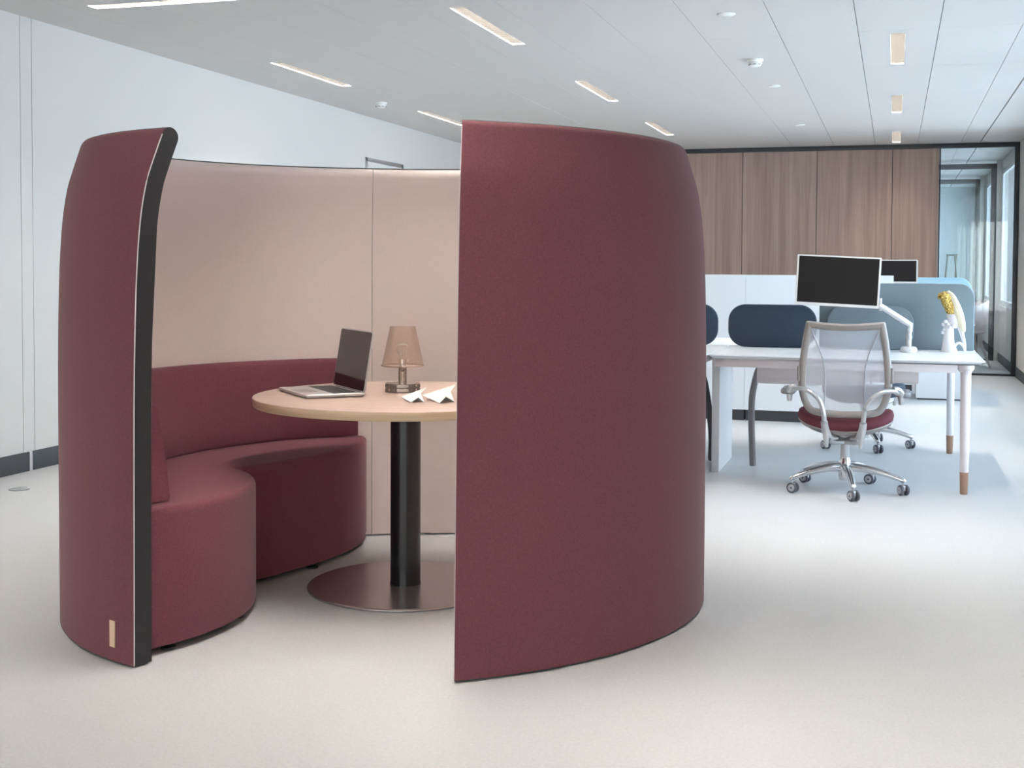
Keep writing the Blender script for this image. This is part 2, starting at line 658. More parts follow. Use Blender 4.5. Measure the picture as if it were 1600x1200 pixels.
# right wall: sill, lintel and piers around the windows
bm = B()
T = .30
bx(bm, XR, XR + T, YF - .3, 14.2, 0, sill_of(0))
bx(bm, XR, XR + T, 14.2, YE + .3, 0, SILL)
bx(bm, XR, XR + T, YF - .3, YE + .3, HEAD, H + .01)
prev = YF - .3
for a, b in BAYS:
    bx(bm, XR, XR + T, prev, a, sill_of(b), HEAD)
    prev = b
bx(bm, XR, XR + T, prev, YE + .3, SILL, HEAD)
struct('wall_right', bm, M_wall)
bm = B()
bx(bm, XR - .012, XR, YF, YB - .06, 0, .115, .002)
bx(bm, XR - .012, XR, YB + .06, 18.14, 0, .115, .002)
bx(bm, XR - .012, XR, 18.26, 21.14, 0, .115, .002)
bx(bm, XR - .012, XR, 21.26, YE, 0, .115, .002)
struct('baseboard_right', bm, M_base)
nwin = 2
for a, b in BAYS:
    sl = sill_of(b)
    bm = B()
    for y0, y1, z0, z1 in ((a, a + .05, sl, HEAD), (b - .05, b, sl, HEAD), (a, b, sl, sl + .05), (a, b, HEAD - .05, HEAD)):
        bx(bm, XR + .002, XR + .05, y0, y1, z0, z1, .004)
    w = struct('window_%d' % nwin, bm, M_whitep)
    nwin += 1
    bm = B()
    bx(bm, XR + .012, XR + .018, a + .04, b - .04, sl + .04, HEAD - .04)
    obj('window_pane', bm, M_win, w)
    bm = B()
    bx(bm, XR - .012, XR + .002, a, b, sl - .025, sl + .001, .003)
    obj('window_sill', bm, M_white, w)

# wall behind the camera, with windows added to light the pod
bm = B()
bx(bm, XL - .3, XR + .3, YF - .3, YF, 0, FSILL)
bx(bm, XL - .3, XR + .3, YF - .3, YF, HEAD, H + .01)
prev = XL - .3
for a, b in ADDED_FRONT_BAYS:
    bx(bm, prev, a, YF - .3, YF, FSILL, HEAD)
    prev = b
bx(bm, prev, XR + .3, YF - .3, YF, FSILL, HEAD)
struct('wall_front', bm, M_wall)
for a, b in ADDED_FRONT_BAYS:
    bm = B()
    for x0, x1, z0, z1 in ((a, a + .05, FSILL, HEAD), (b - .05, b, FSILL, HEAD), (a, b, FSILL, FSILL + .05), (a, b, HEAD - .05, HEAD)):
        bx(bm, x0, x1, YF - .14, YF - .08, z0, z1, .004)
    w = struct('window_%d' % nwin, bm, M_whitep)
    nwin += 1
    bm = B()
    bx(bm, a + .04, b - .04, YF - .112, YF - .106, FSILL + .04, HEAD - .04)
    obj('window_pane', bm, M_warmpane, w)

# far walls
bm = B()
bx(bm, XL - .3, XR + .3, YE, YE + .2, 0, H + .01)
struct('wall_far', bm, M_wallfar)
WX = .482       # right end of the wood panelling
bm = B()
jx = [XL, -4.45, -3.566, -2.680, -1.795, -.911, -.041, WX]
for a, b in zip(jx, jx[1:]):
    bx(bm, a + .0035, b - .0035, YB, YB + .04, .0, 2.655, .002, 1)
wb = struct('wall_back', bm, M_wwall)
bm = B()
bx(bm, XL, WX - .004, YB + .035, YB + .12, 0, 2.70)
obj('wall_backing', bm, M_black, wb)
bm = B()
bx(bm, XL, 1.357, YB - .025, YB + .05, 2.645, 2.70, .002)
struct('trim_1', bm, M_black)


def partition(n, Y, x0, x1, zt, fw, d=.06):
    bm = B()
    bx(bm, x1 - fw, x1, Y - d / 2, Y + d / 2, 0, zt, .002)
    bx(bm, x0, x0 + .016, Y - d / 2, Y + d / 2, 0, zt, .002)
    if n > 1:
        bx(bm, x0, x1, Y - d / 2, Y + d / 2, zt - fw, zt, .002)
    bx(bm, x0, x1, Y - d / 2, Y + d / 2, 0, .022, .002)
    w = struct('partition_%d' % n if n > 1 else 'window_1', bm, M_black)
    bm = B()
    bx(bm, x0 + .01, x1 - .02, Y - .006, Y + .006, .015, zt - .01)
    obj('glass_pane', bm, M_glass, w)
    return w


partition(1, YB + .01, WX, 1.357, 2.66, .052)
w = partition(2, 18.2, -1.5, 1.30, 2.66, .07)
w.name = 'window_20'
w = partition(3, 21.2, -1.5, 1.27, 2.655, .07)
w.name = 'window_21'
for Y, xx in ((18.2, 1.30), (21.2, 1.27)):     # plaster return beside each inner partition
    bm = B()
    bx(bm, xx, XR, Y - .05, Y + .05, 0, H)
    struct('wall_return', bm, M_wall).name = 'trim_%d' % (2 if Y < 20 else 3)
    bm = B()
bm.free()


# ------------------------------------------------------------------ ceiling lamps, detectors
def make_lamp(al, label):
    root = thing('ceiling_lamp', label, 'ceiling light', (0, 0, H), 0, 'recessed louvred lamps in the ceiling')
    w, l, t = LW / 2 - .001, LL / 2 - .001, .004
    bm = B()
    bx(bm, -w, -w + t, -l, l, 0, .13)
    bx(bm, w - t, w, -l, l, 0, .13)
    bx(bm, -w, w, -l, -l + t, 0, .13)
    bx(bm, -w, w, l - t, l, 0, .13)
    bx(bm, -w, w, -l, l, .126, .13)
    obj('housing', bm, M_lampin, root, world=False)
    bm = B()
    for k in range(37):
        y = -l + .03 + (2 * l - .06) * k / 36
        bx(bm, -w + t, w - t, y - .0012, y + .0012, .004, .042)
    obj('louvre', bm, M_louvre, root, world=False)
    bm = B()
    bx(bm, -.032, .032, -l + .02, l - .02, .074, .082)
    obj('light_strip', bm, M_lampem, root, world=False)
    return root


def place_lamp_label(x, y, al):
    if y < 5.9 or y > 16:
        return None
    if al == 'X':
        return 'recessed ceiling lamp lying crosswise at the top left, left of all others'
    col = {-.003: 'right-hand row above the desks', -2.393: 'middle row above the pod', -4.295: 'left row beside the white wall'}[x]
    rank = {-.003: {8.87: 'nearest', 11.799: 'second', 14.728: 'farthest'}, -2.393: {7.40: 'nearest', 10.329: 'second', 13.258: 'farthest'},
            -4.295: {8.87: 'nearest', 11.799: 'second', 14.728: 'farthest'}}[x]
    k = min(rank, key=lambda q: abs(q - y))
    return 'recessed louvred ceiling lamp, %s of the %s' % (rank[k], col)


lamp0 = None
for (x, y, al) in lamps:
    lb = place_lamp_label(x, y, al)
    if lb is None:
        lb = 'recessed louvred ceiling lamp %s' % ('over the rooms behind the glass' if y > 16 else 'added out of view to light the near part of the floor')
    rz = 0 if al == 'Y' else PI / 2
    if lamp0 is None:
        lamp0 = make_lamp(al, lb)
        lamp0.location = (x, y, H)
        lamp0.rotation_euler = (0, 0, rz)
    else:
        dup(lamp0, (x, y, H), rz, lb)


def detector(x, y, label):
    r = thing('smoke_detector', label, 'smoke detector', (x, y, H), 0, 'smoke detectors on the ceiling')
    bm = B()
    lathe(bm, [(0, 0), (.055, 0), (.055, -.012), (.050, -.016), (0, -.016)], 28)
    obj('mount_plate', bm, M_detect, r, world=False)
    bm = B()
    lathe(bm, [(0, -.016), (.046, -.016), (.048, -.034), (.040, -.046), (.024, -.052), (0, -.052)], 28)
    obj('sensor_head', bm, M_detect, r, world=False)
    bm = B()
    for k in range(8):
        a = 2 * PI * k / 8
        box(bm, (.0425 * math.cos(a), .0425 * math.sin(a), -.038), (.010, .02, .005), rot=Matrix.Rotation(a, 3, 'Z'))
    obj('vent_slot', bm, M_gap, r, world=False)
    return r


d0 = detector(-4.42, 10.5, 'white smoke detector on the ceiling above the pink back of the pod')
dup(d0, (-.96, 9.02, H), 0, 'white smoke detector on the ceiling left of the row of lamps over the desks')
bm = B()
lathe(bm, [(0, 0), (.052, 0), (.052, -.004), (.040, -.010), (0, -.012)], 30)
c0 = tag(obj('ceiling_disc', bm, M_detect), 'flat white round cap on the ceiling, nearest of the three', 'ceiling cap', 'round caps on the ceiling')
c0.location = (-.952, 7.372, H)
for y, w in ((10.349, 'middle of the three, just beyond the smoke detector'), (13.215, 'farthest of the three, near the wood wall')):
    c = c0.copy()
    COL.objects.link(c)
    c.location = (-.95, y, H)
    c['label'] = 'flat white round cap on the ceiling, ' + w

bm = B()
lathe(bm, [(0, .0), (.055, .0), (.055, .003), (.048, .006), (0, .006)], 30)
fo = thing('floor_outlet', 'round grey floor socket cover on the floor by the left wall', 'floor socket', (-4.585, 5.80, 0))
obj('cover', bm, mat('outlet_grey', (.27, .29, .30, 1), .5), fo, world=False)
bm = B()
lathe(bm, [(.048, .006), (.052, .006), (.052, .008), (.048, .008)], 30, closed_ring=True)
obj('rim', bm, M_alu, fo, world=False)

# ------------------------------------------------------------------ the curved pod
PC = (-1.81, 4.39)
PT = .070            # shell thickness


def r_out(th):
    return 1.1356 + .0116 * math.cos(th) + .0111 * math.sin(th) + .0073 * math.cos(2 * th) + .0561 * math.sin(2 * th)


_prof = [(0, .008), (0, .3), (0, .6), (.001, .9), (.006, 1.15), (.013, 1.30), (.022, 1.40), (.036, 1.485), (.052, 1.541), (.069, 1.594), (.0805, 1.628)]


def d_out(z):
    for (da, za), (db, zb) in zip(_prof, _prof[1:]):
        if z <= zb:
            return da + (db - da) * max(0, z - za) / (zb - za)
    return _prof[-1][0]


def twist(z):
    """the free ends are cut slightly askew"""
    return math.radians(.35 * z + 20 * d_out(z))


def section():
    """outermost line of the shell's cross-section: list of ((inward, z), inward-pointing normal), outer face up, round tip, inner face down"""
    cur = crom(_prof, 5)
    nrm = []
    for i in range(len(cur)):
        a, b = cur[max(0, i - 1)], cur[min(len(cur) - 1, i + 1)]
        tx, tz = b[0] - a[0], b[1] - a[1]
        L = math.hypot(tx, tz)
        nrm.append((tz / L, -tx / L))
    nrm[0] = (1, 0)
    out = list(zip(cur, nrm))
    (dx, dz), (nx, nz) = out[-1]
    c = (dx + nx * PT / 2, dz + nz * PT / 2)
    n_out = len(out)
    arc = []
    for k in range(1, 16):
        a = PI * k / 16
        ca, sa = math.cos(a), math.sin(a)
        # rotate -n towards the upward tangent
        vx, vz = -nx * ca + (-nz) * -1 * 0, 0
        tx, tz = -nz, nx       # tangent (up)
        ux, uz = -nx * ca + tx * sa * 1.0, -nz * ca + tz * sa
        arc.append(((c[0] + ux * PT / 2, c[1] + uz * PT / 2), (-ux, -uz)))
    inner = [((p[0] + n[0] * PT, p[1] + n[1] * PT if i else p[1]), (-n[0], -n[1])) for i, (p, n) in enumerate(zip(cur, nrm))][::-1]
    return out, arc, inner


S_out, S_arc, S_in = section()
LT = .008


def pod_point(d, z, t, tha, thb, rise):
    th = tha + (thb - tha) * t + twist(z) * (1 - t) + rise[2] * max(0, d - d_out(z)) / PT * (1 - t)
    r = r_out(th) - d
    k = 1 + (rise[0] + (rise[1] - rise[0]) * t) * max(0, min(1, (z - .9) / .7))
    return (PC[0] + r * math.cos(th), PC[1] + r * math.sin(th), z * k)


def off(p, n, k):
    return (p[0] + n[0] * k, p[1] + n[1] * k)


def shell_layer(loop, tha, thb, n, rise, inset_t=0.0):
    """closed cross-section loop swept along the plan curve; t=0 is the free end"""
    bm = B()
    rings = []
    zmap = {}
    for i in range(n + 1):
        t = inset_t + (1 - inset_t) * i / n
        rings.append([bm.verts.new(pod_point(d, z, t, tha, thb, rise)) for d, z in loop])
    m = len(loop)
    for a, b in zip(rings, rings[1:]):
        for k in range(m):
            bm.faces.new((a[k], a[(k + 1) % m], b[(k + 1) % m], b[k]))
    bm.faces.new(rings[0][::-1])
    bm.faces.new(rings[-1])
    return bm


fab = S_out + S_arc[:3]
lining = S_arc[9:] + S_in
core = [off(p, n, .002) for p, n in S_out + S_arc + S_in]
fab_loop = [p for p, n in fab] + [off(p, n, .0035) for p, n in fab[::-1]]
lin_loop = [p for p, n in lining] + [off(p, n, .0025) for p, n in lining[::-1]]


def make_shell(label, tha, thb, base_ang, rise):
    bp = (PC[0] + 1.1 * math.cos(base_ang), PC[1] + 1.1 * math.sin(base_ang), 0)
    root = thing('curved_screen', label, 'privacy screen', bp)
    n = 56
    obj('outer_upholstery', shell_layer(fab_loop, tha, thb, n, rise), M_burg, root)['label'] = 'burgundy fabric on the outer face'
    obj('inner_lining', shell_layer(lin_loop, tha, thb, n, rise, .0015), M_pink, root)['label'] = 'pale pink fabric on the inner face'
    obj('edge_band', shell_layer(core, tha, thb, n, rise, .0004), M_edge, root)['label'] = 'black band along the edges'
    # piping along the free end, on the outer corner
    pts = [pod_point(p[0] - .0005, p[1], 0, tha, thb, rise) for p, _ in [(off(q, nn, .0035), nn) for q, nn in S_out]]
    bm = B()
    tube(bm, pts, .0022, 6)
    obj('piping', bm, M_pipe, root)['label'] = 'pale piping beside the black band'
    # glides under the shell
    for f in (.08, .5, .92):
        bm = B()
        x, y, _ = pod_point(PT / 2, 0, f, tha, thb, rise)
        lathe(bm, [(0, 0), (.016, 0), (.016, .010), (0, .010)], 14, (x, y, 0))
        obj('glide', bm, M_black, root)
    return root


R_ = math.radians
left_shell = make_shell('tall curved burgundy screen with pink lining on the left, black edge facing the camera', R_(249.8), R_(117.08), R_(190), (.005, .016, 0))
right_shell = make_shell('wide curved burgundy screen on the right in front of the desks, hiding half the table', R_(-57.4), R_(116.98), R_(20), (.0175, .016, R_(1.0)))
# leather tag sewn near the foot of the left screen
bm = B()
prs = []
for z in (.052, .134):
    for dd in (0, -.003):
        for a in (-115.75, -114.45):
            th = R_(a)
            r = r_out(th) - dd
            prs.append((PC[0] + r * math.cos(th), PC[1] + r * math.sin(th), z))
v = [bm.verts.new(p) for p in prs]
for f in ((0, 1, 3, 2), (4, 5, 7, 6), (0, 1, 5, 4), (2, 3, 7, 6), (0, 2, 6, 4), (1, 3, 7, 5)):
    bm.faces.new([v[i] for i in f])
obj('leather_tag', bm, M_tag, left_shell)['label'] = 'small beige leather tag near the foot'

# ------------------------------------------------------------------ curved bench inside the pod
SEAT = .468


def polar(th, r):
    return (PC[0] + r * math.cos(th), PC[1] + r * math.sin(th))


def shell_in(th, extra=.012):
    return r_out(th) - PT - extra


front = [(-2.225, 3.425), (-2.16, 3.58), (-2.132, 3.76), (-2.150, 3.93), (-2.196, 4.06), (-2.262, 4.165), (-2.335, 4.232)]
front2 = [(-2.345, 4.285), (-2.305, 4.385), (-2.268, 4.51), (-2.228, 4.655), (-2.200, 4.83), (-2.200, 4.98), (-2.222, 5.10), (-2.262, 5.20)]
outline = crom(front, 6) + [(-2.372, 4.258)] + crom(front2, 6) + [(-2.285, 5.265)] + [polar(R_(a), shell_in(R_(a), .014)) for a in range(121, 247, 3)] + [polar(R_(246.5), 1.04)]
bn = thing('pod_bench', 'curved burgundy bench with two bulging fronts around the table inside the pod', 'bench', (-2.55, 4.35, 0))
bm = B()
prism(bm, outline, round_rings(.024, SEAT, .028, 5, .008))
obj('seat', bm, M_burg2, bn, sharp=50)
bm = B()     # backrest: one upholstered slab along the shell
n = 56
rings = []
br0, br1 = R_(120.5), R_(243.2)
for i in range(n + 1):
    th = br0 + (br1 - br0) * i / n
    ro = shell_in(th, .014)
    ri = .925 + .10 * max(0, (R_(150) - th) / R_(30)) ** 1.2
    ri = min(ri, ro - .05)
    zt, zb, ln = .822 - .035 * max(0, (th - R_(215)) / R_(28)), SEAT + .002, .045
    ln = min(ln, ro - ri - .05)
    prof = [(ro, zb), (ri + .006, zb), (ri, zb + .012), (ri + ln * .25, zb + .1), (ri + ln * .75, zt - .07), (ri + ln, zt - .022), (ri + ln + .006, zt - .007), (ri + ln + .022, zt), (ro - .012, zt), (ro, zt - .012)]
    for e, (k1, k2) in ((0, (.80, .93)), (1, (.94, .98))):
        if min(i, n - i) == e:
            th += (.0 if e else .012) * (1 if i < n / 2 else -1)
            cxr, cz = (ro + ri) / 2, (zt + zb) / 2
            prof = [(cxr + (r - cxr) * k1, cz + (z - cz) * k2) for r, z in prof]
    rings.append([bm.verts.new(polar(th + (br1 - br0) / n * (-.75 if i == 1 else .75 if i == n - 1 else 0), r) + (z,)) for r, z in prof])
m = len(rings[0])
for a, b in zip(rings, rings[1:]):
    for q in range(m):
        bm.faces.new((a[q], a[(q + 1) % m], b[(q + 1) % m], b[q]))
bm.faces.new(rings[0][::-1])
bm.faces.new(rings[-1])
obj('backrest', bm, M_burg2, bn, sharp=50)
for x, y in ((-2.225, 3.53), (-2.195, 3.92), (-2.262, 4.66), (-2.36, 5.12), (-2.70, 4.40), (-2.62, 4.90), (-2.62, 3.75)):
    bm = B()
    lathe(bm, [(0, 0), (.024, 0), (.024, .006), (.010, .012), (.010, .036), (0, .036)], 16, (x, y, 0))
    obj('foot', bm, M_black, bn)

# ------------------------------------------------------------------ round table
TC = (-1.79, 4.50)
tb = thing('round_table', 'round wooden pedestal table with a black column inside the pod', 'table', TC + (0,))
bm = B()
lathe(bm, [(0, .7425), (.574, .7425), (.578, .7415), (.579, .740), (0, .740)], 128, TC + (0,))
obj('tabletop', bm, M_oak, tb, sharp=60)['label'] = 'pinkish oak round top'
bm = B()
lathe(bm, [(0, .709), (.574, .709), (.5785, .712), (.5785, .7405), (0, .7405)], 128, TC + (0,))
obj('top_edge', bm, M_ply, tb, sharp=60)['label'] = 'pale plywood edge'
bm = B()
lathe(bm, [(0, .020), (.058, .020), (.058, .7), (0, .7)], 56, TC + (0,))
obj('column', bm, M_blackmetal, tb)['label'] = 'thick black column'
bm = B()
lathe(bm, [(0, .708), (.16, .708), (.16, .700), (0, .700)], 40, TC + (0,))
obj('top_plate', bm, M_blackmetal, tb)
bm = B()
lathe(bm, [(0, .0), (.370, .0), (.376, .003), (.376, .009), (.372, .012), (0, .012)], 96, TC + (0,))
obj('base_plate', bm, M_disc, tb)['label'] = 'flat dark round base plate'
bm = B()
lathe(bm, [(0, .012), (.0595, .012), (.0595, .021), (0, .021)], 56, TC + (0,))
obj('column_collar', bm, M_blackmetal, tb)

TZ = .7425
# ------------------------------------------------------------------ laptop
la = R_(134)
lp = thing('laptop', 'open grey laptop near the left edge of the round table', 'laptop', (-2.112, 4.428, TZ), la + PI)
# local frame: hinge along local X at y=+.118; front towards -y
LWd, LDp = .352, .236
bm = B()
prism(bm, rrect(LWd, LDp, .012, 4), [(.006, .001), (.0, .006), (.0, .013), (.0015, .0145)])
body = obj('laptop_base', bm, M_lapt, lp, world=False)
bm = B()
for r_ in range(6):
    for c_ in range(14):
        box(bm, (-.145 + .0223 * c_, .088 - .0165 * r_, .0147), (.0188, .0135, .0012))
obj('keyboard', bm, M_keys, lp, world=False)
bm = B()
box(bm, (0, -.068, .0146), (.11, .072, .0008), .0002, 1)
obj('trackpad', bm, mat('trackpad', (.36, .355, .35, 1), .3, .6), lp, world=False)
tilt = Matrix.Rotation(R_(-9), 3, 'X')
hng = Vector((0, .112, .013))


def scr(x, y, z):
    return hng + tilt @ Vector((x, -y, z))


bm = B()
prism(bm, [(a, b + .118) for a, b in rrect(LWd, .232, .010, 4)], [(.0015, -.0035), (0, -.0025), (0, .0025), (.0015, .0035)], lambda x, y, z: scr(x, z, y))
lid = obj('laptop_lid', bm, M_lapt, lp, world=False)
bm = B()
prism(bm, [(a, b + .118) for a, b in rrect(LWd - .008, .224, .008, 4)], [(0, .0034), (0, .0041)], lambda x, y, z: scr(x, z, y))
s = obj('laptop_screen', bm, M_lapscr, lp, world=False)
s.parent = lid
bm = B()
tube(bm, [(-.14, .114, .0125), (.14, .114, .0125)], .006, 12)
obj('hinge', bm, M_keys, lp, world=False)

# ------------------------------------------------------------------ table lamp
tl = thing('table_lamp', 'small smoked glass table lamp with a clear bulb on the round table', 'lamp', (-1.845, 4.605, TZ))
bm = B()
lathe(bm, [(0, .0005), (.070, .0005), (.074, .004), (.074, .015), (.0705, .0175), (.074, .020), (.074, .031), (.070, .035), (0, .035)], 8)
obj('lamp_base', bm, M_smoke2, tl, world=False, sharp=25)
bm = B()
lathe(bm, [(0, .003), (.060, .003), (.060, .0155), (.058, .0175), (.060, .0195), (.060, .031), (0, .031)], 8)
obj('base_plate', bm, M_chrome, tl, world=False)  # chrome block widened inside the glass base to give bright reflections
bm = B()
lathe(bm, [(.0145, .035), (.0160, .035), (.0160, .098), (.0145, .098)], 24, closed_ring=True)
obj('stem', bm, M_smoke2, tl, world=False)
bm = B()
tube(bm, [(0, 0, .036), (.001, 0, .06), (0, 0, .085)], .0030, 8, smooth=3)
lathe(bm, [(0, .076), (.006, .080), (.012, .090), (.012, .108), (.0145, .110), (.0145, .128), (0, .128)], 20)
obj('lamp_socket', bm, M_chrome, tl, world=False)
bm = B()
pr_ = [(.0500, .258), (.0826, .1065), (.0850, .1035), (.0838, .1010), (.0812, .1030), (.0800, .1065), (.0480, .2555), (0, .2555), (0, .258)]
lathe(bm, pr_, 56)
obj('lamp_shade', bm, M_smoke, tl, world=False)
bm = B()
lathe(bm, [(.0838, .1055), (.0852, .1035), (.0840, .1010), (.0815, .1028)], 56, closed_ring=True)
rim = obj('shade_rim', bm, mat('shade_rim', (.26, .17, .13, 1), .25), tl, world=False)
bm = B()
lathe(bm, [(.012, .128), (.013, .137), (.019, .149), (.0245, .160), (.0255, .169), (.0225, .182), (.012, .1905), (0, .193)], 28)
bulb = obj('bulb', bm, M_bulb, tl, world=False)
bm = B()
tube(bm, [(-.004, 0, .13), (-.006, 0, .158), (-.002, 0, .166), (.002, 0, .160), (.006, 0, .166), (.004, 0, .13)], .0008, 6, smooth=3)
f = obj('filament', bm, M_chrome, tl, world=False)
f.parent = bulb

# ------------------------------------------------------------------ paper planes
def paper_plane(label, N_, T1, R1, B2, V1, B1, loc):
    bm = B()
    P = [Vector(p) for p in (N_, T1, R1, B2, V1, B1)]
    th = .0012
    fs = [(0, 1, 2), (0, 2, 3), (0, 3, 4), (0, 4, 5)]
    for f_ in fs:
        a, b, c = (P[i] for i in f_)
        n = (b - a).cross(c - a).normalized() * th / 2
        lo = [bm.verts.new(q - n) for q in (a, b, c)]
        hi = [bm.verts.new(q + n) for q in (a, b, c)]
        bm.faces.new(lo[::-1])
        bm.faces.new(hi)
        for k in range(3):
            bm.faces.new((lo[k], lo[(k + 1) % 3], hi[(k + 1) % 3], hi[k]))
    zmin = min(v.co.z for v in bm.verts)
    for v in bm.verts:
        v.co.z += TZ + .0006 - zmin
    return tag(obj('paper_plane', bm, M_paper, None, loc, sharp=5), label, 'paper plane', 'paper planes on the round table')


paper_plane('small white folded paper plane in front of the lamp, the left one of two', (-1.7307, 4.3095, .755), (-1.6782, 4.44, .7804), (-1.6668, 4.34, .7661),
            (-1.6284, 4.2725, .7435), (-1.6467, 4.265, .7599), (-1.6642, 4.2368, .7435), (-1.68, 4.30, TZ))
paper_plane('larger white folded paper plane, the right one of two, beside the right screen edge', (-1.6724, 4.371, .757), (-1.5715, 4.46, .7918), (-1.5574, 4.36, .775),
            (-1.5244, 4.3094, .7435), (-1.5424, 4.27, .7654), (-1.56, 4.2511, .7435), (-1.58, 4.33, TZ))

# ------------------------------------------------------------------ low white storage cabinets behind the desks
def cabinet(label, x0, x1, y0, y1, zt, seam=None, plinth=.085):
    r = thing('storage_cabinet', label, 'cabinet', ((x0 + x1) / 2, (y0 + y1) / 2, 0))
    bm = B()
    bx(bm, x0, x1, y0 + .02, y1, plinth, zt - .022)
    obj('carcass', bm, M_white, r)
    bm = B()
    bx(bm, x0, x1, y0 - .001, y1, zt - .022, zt)
    obj('top_panel', bm, M_white, r)
    bm = B()
    bx(bm, x0 + .01, x1 - .004, y0 + .012, y1 - .02, 0, plinth)
    obj('plinth', bm, M_base, r)['label'] = 'dark plinth'
    ed = [x0] + (seam or []) + [x1]
    for a, b in zip(ed, ed[1:]):
        bm = B()
        bx(bm, a + .0004, b - .0004, y0, y0 + .02, plinth + .002, zt - .0225)
        obj('door', bm, M_white, r)
    return r


cabinet('low white cabinet behind the desks, right-hand unit with its end in view', -1.1495, -.006, 10.30, 10.75, 1.18, [-.577])
cabinet('low white cabinet behind the desks, left-hand unit partly behind the pod', -2.29, -1.1505, 10.30, 10.75, 1.18, [-1.72])
cabinet('small white pedestal cabinet on the floor beyond the right desk legs', .213, .62, 12.50, 13.05, .62, None, .012)
cabinet('white drawer cabinet in shadow left of the small white pedestal', -.40, .19, 13.35, 13.80, .62, None, .06)

# ------------------------------------------------------------------ desks
def desk_leg(root, x, y, big):
    bm = B()
    if big:
        tube(bm, [(x, y, .12), (x, y, .60), (x, y, .665)], [.0235, .0275, .0285], 24)
        lathe(bm, [(.0285, .66), (.030, .672), (.043, .690), (.043, .712), (0, .712)], 24, (x, y, 0))
    else:
        tube(bm, [(x, y, .12), (x, y, .60), (x, y, .70)], [.0225, .0255, .0265], 24)
    lg = obj('leg', bm, M_leg if big else M_whitep, root)
    bm = B()
    tube(bm, [(x, y, 0), (x, y, .003), (x, y, .116)], [.0185, .020, .0235], 24)
    lathe(bm, [(.0235, .116), (.0245, .116), (.0245, .122), (.0235, .122)], 24, (x, y, 0), closed_ring=True)
    obj('leg_foot', bm, M_foot, lg)['label'] = 'brown wooden foot'


DX0, DX1 = -1.012, .478


def desk_top(bm, x0, x1, y0, y1, zt=.74, edge_front=True):
    """top with a boat-shaped (undercut) edge"""
    prism(bm, rrect(x1 - x0, y1 - y0, .018, 4, (x0 + x1) / 2, (y0 + y1) / 2), [(.040, zt - .026), (.004, zt - .010), (0, zt - .005), (.003, zt)])


bench = thing('office_desk', 'white two-sided office desk with round legs at the right', 'desk', ((DX0 + DX1) / 2, 8.10, 0))
bm = B()
desk_top(bm, DX0, DX1, 7.215, 8.07)
obj('desktop', bm, M_white, bench)
bm = B()
desk_top(bm, DX0, DX1, 8.13, 8.985)
obj('desktop', bm, M_white, bench)
bm = B()
bx(bm, DX0 + .03, DX1 - .14, 7.265, 7.295, .668, .714, .003)
bx(bm, DX0 + .03, DX1 - .14, 8.905, 8.935, .668, .714, .003)
bx(bm, DX1 - .13, DX1 - .085, 7.28, 8.92, .672, .714, .003)
bx(bm, DX0 + .01, DX0 + .05, 7.30, 8.90, .672, .714, .003)
obj('frame_rail', bm, M_leg, bench)
bm = B()
bx(bm, DX0 + .255, -.31 + .02, 7.42, 7.44, .565, .668, .003)
bx(bm, -.31 + .02, .14, 7.42, 7.44, .590, .668, .003)
bx(bm, DX0 + .255, .14, 7.42, 7.60, .590, .596)
obj('cable_tray', bm, M_leg, bench)
bm = B()
bx(bm, -.115, -.085, 7.36, 7.42, .628, .666, .005)
obj('height_switch', bm, M_pad, bench)
desk_leg(bench, .383, 7.305, True)
desk_leg(bench, .372, 8.895, False)
bm = B()
bx(bm, DX0 - .032, DX0 + .014, 7.615, 8.25, .0, .668, .002)
pl = obj('panel_leg', bm, M_whitep, bench)

bench2 = thing('office_desk', 'white office desk mostly hidden behind the pod, joined to the right desk', 'desk', (-1.76, 8.10, 0))
bm = B()
desk_top(bm, -2.512, DX0 - .004, 7.215, 8.07)
obj('desktop', bm, M_white, bench2)
bm = B()
desk_top(bm, -2.512, DX0 - .004, 8.13, 8.985)
obj('desktop', bm, M_white, bench2)
bm = B()
bx(bm, -2.44, DX0 - .03, 7.265, 7.295, .668, .714, .003)
bx(bm, -2.44, DX0 - .03, 8.905, 8.935, .668, .714, .003)
bx(bm, -2.44, -2.40, 7.28, 8.92, .672, .714, .003)
bx(bm, DX0 - .09, DX0 - .05, 7.28, 8.92, .672, .714, .003)
obj('frame_rail', bm, M_leg, bench2)
desk_leg(bench2, -2.42, 7.305, True)
desk_leg(bench2, -2.42, 8.895, False)

# far desk, seen only by glimpses between the screens
bench3 = thing('office_desk', 'far white office desk behind the low cabinet, under the light blue screen', 'desk', (-.15, 12.7, 0))
bm = B()
desk_top(bm, -.95, .70, 12.0, 12.68)
obj('desktop', bm, M_white, bench3)
bm = B()
desk_top(bm, -.95, .70, 12.74, 13.9)
obj('desktop', bm, M_white, bench3)
for x, y in ((-.85, 12.15), (-.85, 13.75), (.655, 13.75)):
    desk_leg(bench3, x, y, False)


# cable spines from the desk to the floor
def cable_spine(label, pts, m):
    bm = B()
    tube(bm, pts, .018, 10, (1.0, 1.0), smooth=8)
    q = crom(pts, 14)
    for p in q[1:-1]:
        lathe(bm, [(0, -.005), (.0205, -.005), (.0205, .005), (0, .005)], 12, p)
    r = tag(obj('cable_spine', bm, m, None, (pts[-1][0], pts[-1][1], 0)), label, 'cable spine', 'cable spines under the desks')
    return r


